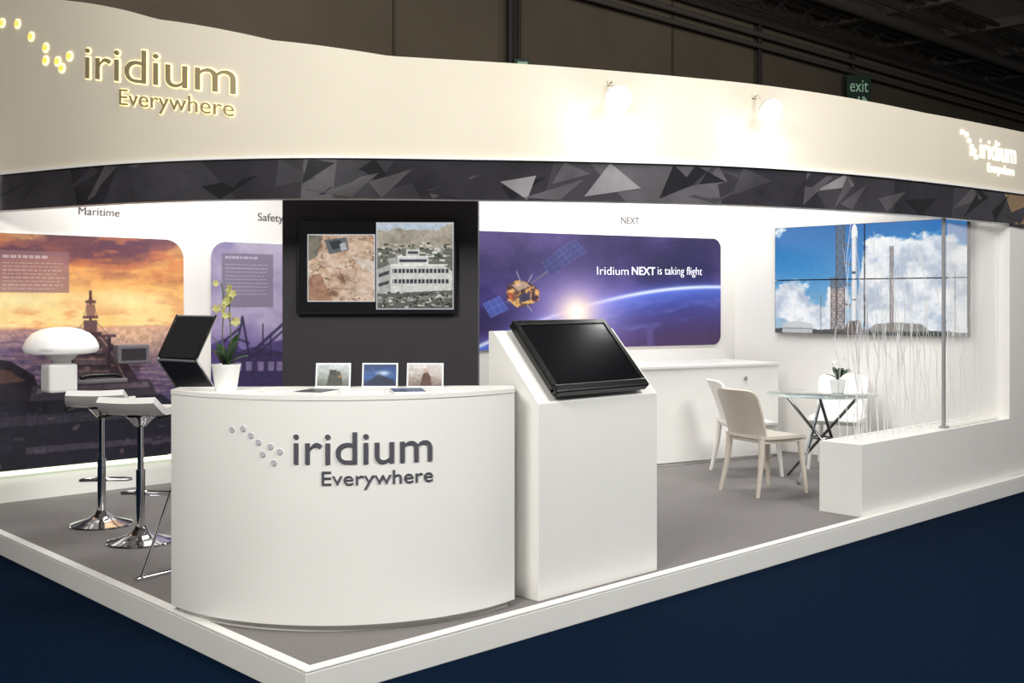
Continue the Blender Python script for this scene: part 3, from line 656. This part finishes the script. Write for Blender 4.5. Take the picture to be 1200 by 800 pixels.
Wv, Hv = vL-vR, zT-zBt
g = .0025
for qx in (0,1):
    for qz in (0,1):
        sub = Art(200, 110); sub.a = A.a[(1-qz)*110:(2-qz)*110, qx*200:(qx+1)*200]
        hb = MB().box(0, .055, -(qx+1)*Wv/2+g, -qx*Wv/2-g, qz*Hv/2+g, (qz+1)*Hv/2-g).build('display_panel', M['black'], vw)
        panel('screen', sub, (-.002, -qx*Wv/2-g-.004, (qz+1)*Hv/2-g-.003), (0,-1,0), Wv/2-2*g-.008, Hv/2-2*g-.006, M['screen'], hb)

# ================================================================ CABINET
t0, dp = 2.3, .8
FP = Path([WBP(t0-.02*i, -dp-.001) for i in range(125)])
t1 = t0-FP.s_px(912)
cb = thing('storage_cabinet', 'long low plain white storage cabinet under the space graphic', 'cabinet')
MB().prism([WBP(t0, -dp), WBP(t1, -dp), WBP(max(t1, .0)+.0, -.005), WBP(t0, -.005)], .03, .88).build('body', M['white'], cb)
MB().prism([WBP(t0-.02, -dp+.03), WBP(t1+.03, -dp+.03), WBP(max(t1,0)+.03, -.02), WBP(t0-.02, -.02)], 0, .03).build('plinth', M['white'], cb)
MB().prism([WBP(t0+.01, -dp-.01), WBP(t1-.01, -dp-.01), WBP(max(t1-.01,.002), -.004), WBP(t0+.01, -.004)], .88, .905).build('top', M['white'], cb, bevel=.002)
Rk = Vector((-WN.x, -WN.y, 0)).to_track_quat('Z','Y').to_matrix().to_4x4()
kp = FP.at(FP.s_px(873))[0]
MB().lathe([(.014,0),(.014,.004),(.02,.014),(.015,.018)], (kp.x, kp.y, z_of(443, depth_of(kp.x, kp.y))), 16, mtx=Rk).build('lock_knob', M['brushed'], cb, smooth=True)

# ================================================================ PLANTER + TWIGS + POST
pt = thing('planter_box', 'long low white planter box along the front edge of the platform', 'planter', (4.53, .058, 0))
Lp, Dp, Hp = 2.468, .33, .50
w = MB(); w.box(0, Lp, 0, .03, 0, Hp); w.box(0, Lp, Dp-.03, Dp, 0, Hp); w.box(0, .03, .03, Dp-.03, 0, Hp); w.box(Lp-.03, Lp, .03, Dp-.03, 0, Hp); w.box(.03, Lp-.03, .03, Dp-.03, 0, .03)
w.build('body', M['white'], pt)
tag(MB().grid(lambda a, c: (.03+(Lp-.06)*a, .03+(Dp-.06)*c, .478+.006*random.random()), 90, 12, .02).build('gravel_fill', M['pebble'], pt), None, None, kind='stuff')
r2 = random.Random(12)
nearest = 'thin white painted willow twig standing in the long white planter'
for i in range(42):
    u = 4.60+1.36*(i+r2.random())/34 if i < 34 else 6.06+.84*(i-34+r2.random())/8; v = (.19 if i % 2 else .27)+r2.uniform(-.03,.03); 
    if u > 5.95: v = r2.uniform(.24, .30)
    h = r2.uniform(1.0, 1.62) if i % 3 else r2.uniform(.6, 1.0)
    lean = r2.uniform(-.12, .06); ly = r2.uniform(-.02, .04) if u < 5.95 else r2.uniform(0, .05); b = MB(); pts = []
    ph = r2.uniform(0, 6); am = r2.uniform(.012, .024); fq = r2.uniform(13, 20)
    for q in range(25):
        f = q/24; e_ = min(1, f*4); pts.append((lean*f*f+e_*am*math.sin(ph+f*fq), ly*f*f+e_*am*.7*math.cos(ph*1.3+f*12), h*f))
    b.tube(pts, .004, 5, rs=[.0031*(1-.55*q/24) for q in range(25)])
    for s_ in range(r2.randint(2, 4)):
        q = r2.randint(9, 21); a_ = r2.uniform(0, 6.28); L_ = r2.uniform(.10, .26); p0 = Vector(pts[q])
        b.tube([p0, p0+Vector((math.cos(a_)*.025, math.sin(a_)*.012, L_*.4)), p0+Vector((math.cos(a_)*.03, math.sin(a_)*.02, L_*.75)), p0+Vector((math.cos(a_)*.06, math.sin(a_)*.02, L_))], .002, 4, rs=[.0020, .0017, .0013, .0009])
    tag(b.build('willow_twig', M['twig'], None, loc=(u, v, .494)), nearest, 'twig', 'white willow twigs in the planter')
po = thing('header_post', 'slim grey metal post between the planter and the header', 'post', (6.0, .165, .494))
MB().box(-.012, .012, -.012, .012, 0, 1.656).build('shaft', M['postm'], po, bevel=.002)
MB().box(-.03, .03, -.03, .03, .0, .012).build('foot_plate', M['postm'], po)
ap = thing('acrylic_screen', 'tall frosted clear screen standing in the planter right of the slim post', 'screen panel', (6.035, .15, .494))
MB().box(0, .92, -.004, .004, 0, 1.63).build('sheet', M['frost'], ap)
MB().box(0, .92, -.012, .012, 0, .02).build('base_channel', M['white'], ap)

# ================================================================ CHAIRS / TABLE
def make_chair(label, m, loc, rz, group=None):
    t = thing('dining_chair', label, 'chair', loc, rz, group)
    def seat(a, c):
        x = -.23+.46*a; wy = .235-.03*abs(2*a-1)**4; y = (2*c-1)*wy
        return (x, y, .45-.02*(1-abs(2*c-1)**2)*math.sin(PI*min(1, a*1.1))-(.025*(max(0, a-.8)/.2)**2))
    MB().grid(seat, 16, 16, .024).build('seat', m, t, smooth=True)
    def back(a, c):
        s_ = 2*c-1; wy = .210+.016*a-.018*max(0, (a-.88)/.12)**2
        z = .435+.382*a-.020*a*abs(s_)**7
        return (-.205-.10*a-.05*a*a+.055*s_*s_*(.45+.55*a), s_*wy, z)
    MB().grid(back, 20, 20, .020).build('backrest', m, t, smooth=True)
    for s_ in (-1, 1):
        MB().tube([(-.205, s_*.185, .455), (-.222, s_*.193, .25), (-.275, s_*.215, 0)], .02, 12, rs=[.027, .022, .015]).build('leg', m, t, smooth=True)
        MB().tube([(.185, s_*.185, .442), (.2, s_*.195, .25), (.225, s_*.215, 0)], .02, 12, rs=[.027, .022, .015]).build('leg', m, t, smooth=True)
    fr = MB(); fr.box(-.2, .19, -.205, -.178, .40, .44); fr.box(-.2, .19, .178, .205, .40, .44); fr.box(.165, .192, -.19, .19, .40, .435); fr.box(-.21, -.19, -.19, .19, .405, .437)
    fr.build('apron', m, t, bevel=.006)
    return t
make_chair('taupe plastic chair nearest the front with its back to the kiosk', M['chairg'], (4.94, 1.11, 0), math.radians(-14))
cw1 = make_chair('white plastic chair pulled up between the taupe chair and the cabinet', M['chairw'], (5.60, 1.72, 0), math.radians(-38), 'white chairs at the glass table')
copy_tree(cw1, (6.46, 1.36, 0), math.radians(200), 'white plastic chair on the far side of the glass table below the video wall', 'white chairs at the glass table')
tb = thing('glass_table', 'round clear glass table on crossed chrome legs', 'table', (5.70, 1.07, 0))
MB().lathe([(.44, .716), (.45, .72), (.45, .724), (.44, .728)], n=64).build('tabletop', M['glass'], tb, smooth=True)
for q in range(4):
    a = q*PI/2+.5; a2 = a+math.radians(150)
    MB().tube([(.29*math.cos(a), .29*math.sin(a), .706), (.33*math.cos(a2), .33*math.sin(a2), .012)], .013, 12).build('leg', M['dchrome'], tb, smooth=True)
    MB().lathe([(.028, .706), (.028, .716)], (.29*math.cos(a), .29*math.sin(a), 0), 16).build('pad', M['chrome'], tb)
MB().tube([(.085*math.cos(2*PI*q/24), .085*math.sin(2*PI*q/24), .36) for q in range(24)], .007, 8, closed=True).build('ring', M['dchrome'], tb, smooth=True)

# ---- plants
def leafmesh(L, Wd, az, el, bend, base=(0,0,0)):
    b = MB(); d = Vector((math.cos(az), math.sin(az), 0)); sd = Vector((-math.sin(az), math.cos(az), 0))
    def fn(a, c):
        r_ = L*a; z = r_*math.sin(el)-bend*r_*r_/L; wd = Wd*math.sin(PI*min(.97, a*.93+.05))**.7*(2*c-1)
        return Vector(base)+d*(r_*math.cos(el))+Vector((0,0,z+.25*abs(wd)))+sd*wd
    return b.grid(fn, 10, 4, .003)
def blossom(c, r, az):
    b = MB(); R0 = Matrix.Rotation(az, 3, 'Z')@Matrix.Rotation(math.radians(75), 3, 'Y')
    for q in range(5):
        a = 2*PI*q/5
        def fn(i, j): 
            l = r*i; w_ = r*.42*math.sin(PI*min(.98, i*.9+.08))*(2*j-1); p = Vector((l*math.cos(a)-w_*math.sin(a), l*math.sin(a)+w_*math.cos(a), .25*l)); return Vector(c)+R0@p
        b.grid(fn, 4, 2, .0015)
    return b
pp = at(265, 5.2)
op = thing('orchid_pot', 'potted orchid with pale green blossoms on the left end of the counter', 'plant', (pp[0], pp[1], 1.07))
MB().lathe([(.0,.003),(.048,0),(.05,.004),(.067,.118),(.069,.122),(.069,.128),(.062,.128),(.060,.108),(.0,.106)], n=40).build('pot', M['pot'], op, smooth=True)
MB().lathe([(.058,.106),(.05,.116),(.02,.12),(0.001,.12)], n=20).build('soil', M['soil'], op)
for q, (az, el, L_) in enumerate(((.3,1.25,.26),(1.5,1.1,.2),(2.6,1.3,.24),(3.7,.9,.2),(4.9,1.2,.22),(5.6,.8,.15))):
    leafmesh(L_, .022, az, el, .35, (0,0,.11)).build('leaf', M['leaf'], op, smooth=True)
Xc = Vector((FY, -FX, 0))
for dx, hh, sg in ((-.005, .43, -1), (.01, .38, 1)):
    pts = []
    for q in range(13):
        f = q/12; pts.append(Xc*(dx+.012*math.sin(f*5)*sg+(.03*sg*f**3))+Vector((0,0,.11+hh*f-.03*f**4)))
    MB().tube(pts, .003, 6).build('stem', M['stem'], op, smooth=True)
    for q in range(7, 13):
        p = pts[q]+Xc*random.uniform(-.04, .04)+Vector((FX, FY, 0))*random.uniform(-.02, .02)
        blossom(p, random.uniform(.018, .027), YAW-PI/2+random.uniform(-.8, .8)).build('blossom', M['bloom'], op, smooth=True)
sp = thing('table_plant', 'small flowering plant in a square white pot on the glass table', 'plant', (5.84, 1.0, .728), .4)
MB().add([(-.045,-.045,0),(.045,-.045,0),(.045,.045,0),(-.045,.045,0),(-.06,-.06,.11),(.06,-.06,.11),(.06,.06,.11),(-.06,.06,.11)], [(0,3,2,1),(4,5,6,7),(0,1,5,4),(1,2,6,5),(2,3,7,6),(3,0,4,7)]).build('pot', M['pot'], sp, bevel=.004)
for q in range(12):
    leafmesh(random.uniform(.13,.2), .02, q*.55, random.uniform(.7,1.35), .3, (0,0,.108)).build('leaf', M['leaf'], sp, smooth=True)
for q in range(4):
    blossom((random.uniform(-.06,.06), random.uniform(-.06,.06), random.uniform(.24,.29)), .024, YAW-PI/2+random.uniform(-1,1)).build('blossom', M['bloomw'], sp, smooth=True)

# ---- bar stools
def make_stool(label, loc, rz):
    t = thing('bar_stool', label, 'stool', loc, rz, 'white bar stools')
    MB().lathe([(.2,0),(.205,.006),(.2,.014),(.15,.03),(.08,.05),(.045,.08),(.034,.1),(0.001,.1)], n=40).build('base', M['chrome'], t, smooth=True)
    MB().tube([(0,0,.09),(0,0,.45)], .028, 20).build('column', M['chrome'], t, smooth=True)
    MB().tube([(0,0,.45),(0,0,.76)], .019, 16).build('gas_lift', M['chrome'], t, smooth=True)
    fr = MB().tube([(.0,-.03,.3),(.06,-.15,.29),(.15,-.16,.28),(.2,-.1,.28),(.2,.1,.28),(.15,.16,.28),(.06,.15,.29),(0,.03,.3)], .011, 10); fr.build('footrest', M['chrome'], t, smooth=True)
    MB().lathe([(.03,.72),(.09,.782),(.09,.79),(0.001,.79)], n=24).build('seat_plate', M['chrome'], t, smooth=True)
    def seat(a, c):
        x = -.19+.38*a; s_ = 2*c-1; wy = .2-.02*abs(2*a-1)**4
        z = .815+.08*max(0, .32-a)**1.5/.18+.006*s_*s_
        return (x-.03*max(0,.3-a), s_*wy, z)
    st = MB().grid(seat, 16, 12, .045).build('seat', M['seatw'], t, smooth=True)
    MB().tube([(.195,-.2,.79),(.195,.2,.79)], .007, 8).build('seat_trim', M['chrome'], st, smooth=True)
    MB().tube([(-.15,-.19,.788),(.12,-.19,.784),(.12,.19,.784),(-.15,.19,.788)], .010, 8).build('seat_frame', M['black'], t, smooth=True)
    return t
s1 = make_stool('white seated chrome bar stool closer to the reception counter', (.56, 2.74, 0), math.radians(40))
copy_tree(s1, (.60, 3.42, 0), math.radians(55), 'white seated chrome bar stool behind, nearer the ship graphic')

# ---- literature rack
rk = thing('literature_rack', 'black and chrome folding literature rack behind the left end of the counter', 'brochure rack', (.33, 1.72, 0), YAW-math.radians(36))
zz = [(.10, .02), (.07, .5), (.13, .96), (-.04, 1.185), (.09, 1.42)]
HWr = .165
for s_ in (-1, 1):
    MB().tube([(s_*HWr, y, z) for y, z in zz], .008, 8).build('side_rail', M['chrome'], rk, smooth=True)
    MB().tube([(s_*HWr, -.14, .018), (s_*HWr, .07, .5)], .008, 8).build('side_leg', M['chrome'], rk, smooth=True)
    MB().box(s_*HWr-.02, s_*HWr+.02, -.18, .2, 0, .018).build('foot', M['chrome'], rk, bevel=.004)
MB().tube([(-HWr, .07, .5), (HWr, .07, .5)], .006, 8).build('cross_bar', M['chrome'], rk, smooth=True)
for (ya, za), (yb, zb) in ((zz[2], zz[3]), (zz[3], zz[4])):
    d_ = Vector((0, yb-ya, zb-za)).normalized(); nrm_ = Vector((1,0,0)).cross(d_)
    a_ = Vector((0,ya,za))+d_*.008; b_ = Vector((0,yb,zb))-d_*.008
    X_ = Vector((HWr-.01, 0, 0)); th = nrm_*.005
    vs = [a_-X_-th, a_+X_-th, b_+X_-th, b_-X_-th, a_-X_+th, a_+X_+th, b_+X_+th, b_-X_+th]
    tr = MB().add(vs, [(0,3,2,1),(4,5,6,7),(0,1,5,4),(1,2,6,5),(2,3,7,6),(3,0,4,7)]).build('tray', M['traym'], rk)
    MB().tube([b_-X_, b_+X_], .007, 8).build('top_bar', M['brushed'], tr, smooth=True)
    rm = MB().tube([a_-X_*.99-th*1.4, a_+X_*.99-th*1.4, b_+X_*.99-th*1.4, b_-X_*.99-th*1.4], .006, 6, closed=True); rm.build('tray_rim', M['black'], tr, smooth=True)

# ---- antenna terminal by the left wall
ant = thing('dome_antenna', 'white mushroom-shaped dome antenna on a bracket in front of the ship graphic', 'antenna', (.70, 4.38, 1.105))
MB().lathe([(.001,.2),(.07,.197),(.14,.182),(.2,.152),(.24,.11),(.262,.06),(.262,.035),(.245,.012),(.19,0),(.001,0)], n=48).build('dome', M['dome'], ant, smooth=True)
MB().lathe([(.12,0),(.1,-.03),(.07,-.05),(.07,-.07),(.001,-.07)], n=32).build('neck', M['pot'], ant, smooth=True)
MB().box(-.12, .09, -.09, .09, -.28, -.07).build('mount_box', M['pot'], ant, bevel=.02)
MB().box(-.05, .03, .09, .28, -.22, -.16).build('wall_bracket', M['brushed'], ant, bevel=.004)
def dome_fn(x, y, g):
    a_ = YAW-PI/2+(x-.05)/.262; r_ = .263+g; return (r_*math.cos(a_), r_*math.sin(a_), .032+y)
lettering('lettering', 'iridium', .10, .020, dome_fn, M['dotg'], ant, .002)
dev = thing('wall_terminal', 'grey box terminal mounted on the ship graphic', 'terminal', (u_left(150), 4.6, 1.0))
MB().box(-.13, .13, -.03, .072, 0, .15).build('housing', M['grey'], dev, bevel=.01)
MB().box(-.1, .1, -.034, -.03, .03, .12).build('display', M['charcoal'], dev)
hs = thing('handset_cradle', 'dark flat handset cradle beside the dome antenna', 'handset', (u_left(110), 4.56, .86))
MB().box(-.2, .2, -.05, .11, 0, .035).build('cradle', M['grey'], hs, bevel=.01)
MB().tube([(-.16,-.02,.05),(-.1,-.02,.062),(.1,-.02,.062),(.16,-.02,.05)], .018, 10).build('handset', M['black'], hs, smooth=True)

# ================================================================ COUNTER ITEMS
def card(px, wpx, hpx, dep, label, art):
    p = at(px, dep); W_, H_ = wpx/F*dep, hpx/F*dep
    t = thing('photo_card', label, 'photo card', (p[0], p[1], 1.07), YAW, 'photo cards along the back of the counter')
    Rl = Matrix.Rotation(math.radians(-12), 4, 'X')
    MB().box(-W_/2, W_/2, -.002, .004, .0, H_, mtx=Rl).build('frame', M['acrylic'], t)
    up = Rl@Vector((0,0,1)); o = Rl@Vector((-W_/2+.008, -.0032, H_-.008))
    panel('print', art, o, (1,0,0), W_-.016, H_-.016, M['photo'], t, n=up)
    MB().add([(-.02,.006,.003),(.02,.006,.003),(.0,.05,.0),(0,.022,H_*.7)], [(0,1,2),(0,1,3),(1,2,3),(0,2,3)]).build('easel_back', M['acrylic'], t)
def small_art(kind):
    A = Art(80, 54)
    if kind == 0:
        A.vgrad([(0,(190,196,198)),(.5,(160,168,166)),(1,(96,100,90))]); A.poly([(.3,1),(.36,.5),(.45,.35),(.7,.3),(.78,.6),(.8,1)], (60,66,58)); A.rect(.38,.25,.6,.48,(40,44,46)); A.rect(.66,.5,.74,.62,(160,110,70))
    elif kind == 1:
        A.vgrad([(0,(30,56,110)),(.6,(50,90,150)),(1,(20,34,62))]); A.poly([(.05,.9),(.35,.55),(.5,.4),(.6,.55),(.95,.7),(.9,.95)], (26,40,66)); A.blob(.6,.4,.2,.1,(190,205,225))
    else:
        A.vgrad([(0,(214,212,208)),(.5,(180,172,166)),(1,(120,104,98))]); A.poly([(.35,1),(.42,.5),(.48,.36),(.58,.36),(.66,.55),(.7,1)], (90,66,60)); A.blob(.53,.3,.06,.10,(186,148,128))
    n = fbm(A.X, A.Y, 10, 8, 3, kind); A.a = A.a*(.8+.4*n[...,None]); A.soft(1); return A
card(390, 41, 29, 5.40, 'small grey photo card on the counter, leftmost of the three', small_art(0))
card(445, 42, 29, 5.40, 'small blue photo card in the middle of the three on the counter', small_art(1))
card(498, 43, 29, 5.40, 'small beige photo card on the counter, the one nearest the kiosk', small_art(2))
def leaflet(px, dep, w_, l_, rz, mcover, label, pages=1):
    p = at(px, dep); t = thing('brochure', label, 'brochure', (p[0], p[1], 1.0702), YAW+rz, 'brochures on the counter')
    MB().box(-w_/2, w_/2, -l_/2, l_/2, 0, .004*pages).build('pages', M['paper'], t)
    MB().box(-w_/2, w_/2, -l_/2, l_/2, .004*pages, .004*pages+.0008).build('cover', M[mcover], t)
leaflet(322, 5.20, .15, .2, .5, 'paper', 'white brochure next to the orchid pot', 1)
leaflet(370, 5.16, .15, .2, -.3, 'paperd', 'dark brochure in front of the grey photo card', 1)
leaflet(425, 5.16, .2, .15, .1, 'paper', 'white brochure lying in front of the blue photo card', 2)
leaflet(478, 5.15, .15, .21, .2, 'paperb', 'blue brochure in front of the beige photo card', 2)
leaflet(535, 5.25, .15, .2, -.25, 'paper', 'white brochure at the kiosk end of the counter', 1)

# ================================================================ LIGHTS
def area(loc, tgt, sx, sy, e, col=(1,1,1), spread=180):
    L = bpy.data.lights.new('area', 'AREA'); L.shape = 'RECTANGLE'; L.size = sx; L.size_y = sy; L.energy = e; L.color = col; L.spread = math.radians(spread)
    o = bpy.data.objects.new('area', L); COL.objects.link(o); o.location = loc; o.rotation_euler = (Vector(tgt)-Vector(loc)).to_track_quat('-Z','Y').to_euler()
area((-4.0, -1.6, 4.8), (.9, 1.7, 1.3), 2.2, 1.4, 385, (1, .97, .91))
area((2.2, -4.6, 5.6), (2.3, .6, .7), 2.6, 1.6, 370, (1, .99, .965))
area((7.5, -5.0, 5.6), (6.2, .1, .7), 2.4, 1.6, 145, (1, .965, .91))
area((1.55, 3.85, 2.7), (1.55, 4.2, 0), 1.2, .6, 29, (1, .98, .96))
area((5.2, 1.9, 2.85), (5.3, 2.1, 0), 2.2, 1.0, 60, (1, .99, .97))
area((3.4, 2.6, 2.8), (3.7, 3.0, .5), .9, .6, 18, (1, .98, .95))
area((5.0, 3.0, 6.4), (9, 10, 6.6), 8, 1.5, 170, (1, .95, .88))
area((15.0, 1.0, 5.6), (19, 7, 8), 5, 2, 160, (1, .96, .9))
w = bpy.data.worlds.new('world'); SC.world = w; w.use_nodes = True
w.node_tree.nodes['Background'].inputs[0].default_value = (.5, .49, .48, 1); w.node_tree.nodes['Background'].inputs[1].default_value = .2
# ================================================================ CAMERA
cd = bpy.data.cameras.new('camera'); cam = bpy.data.objects.new('camera', cd); COL.objects.link(cam)
cam.location = (CU, CV, CZ); cam.rotation_euler = (PI/2, 0, YAW)
cd.sensor_width = 36; cd.lens = F/1200*36; cd.shift_y = -48/1200; cd.clip_end = 200
SC.camera = cam
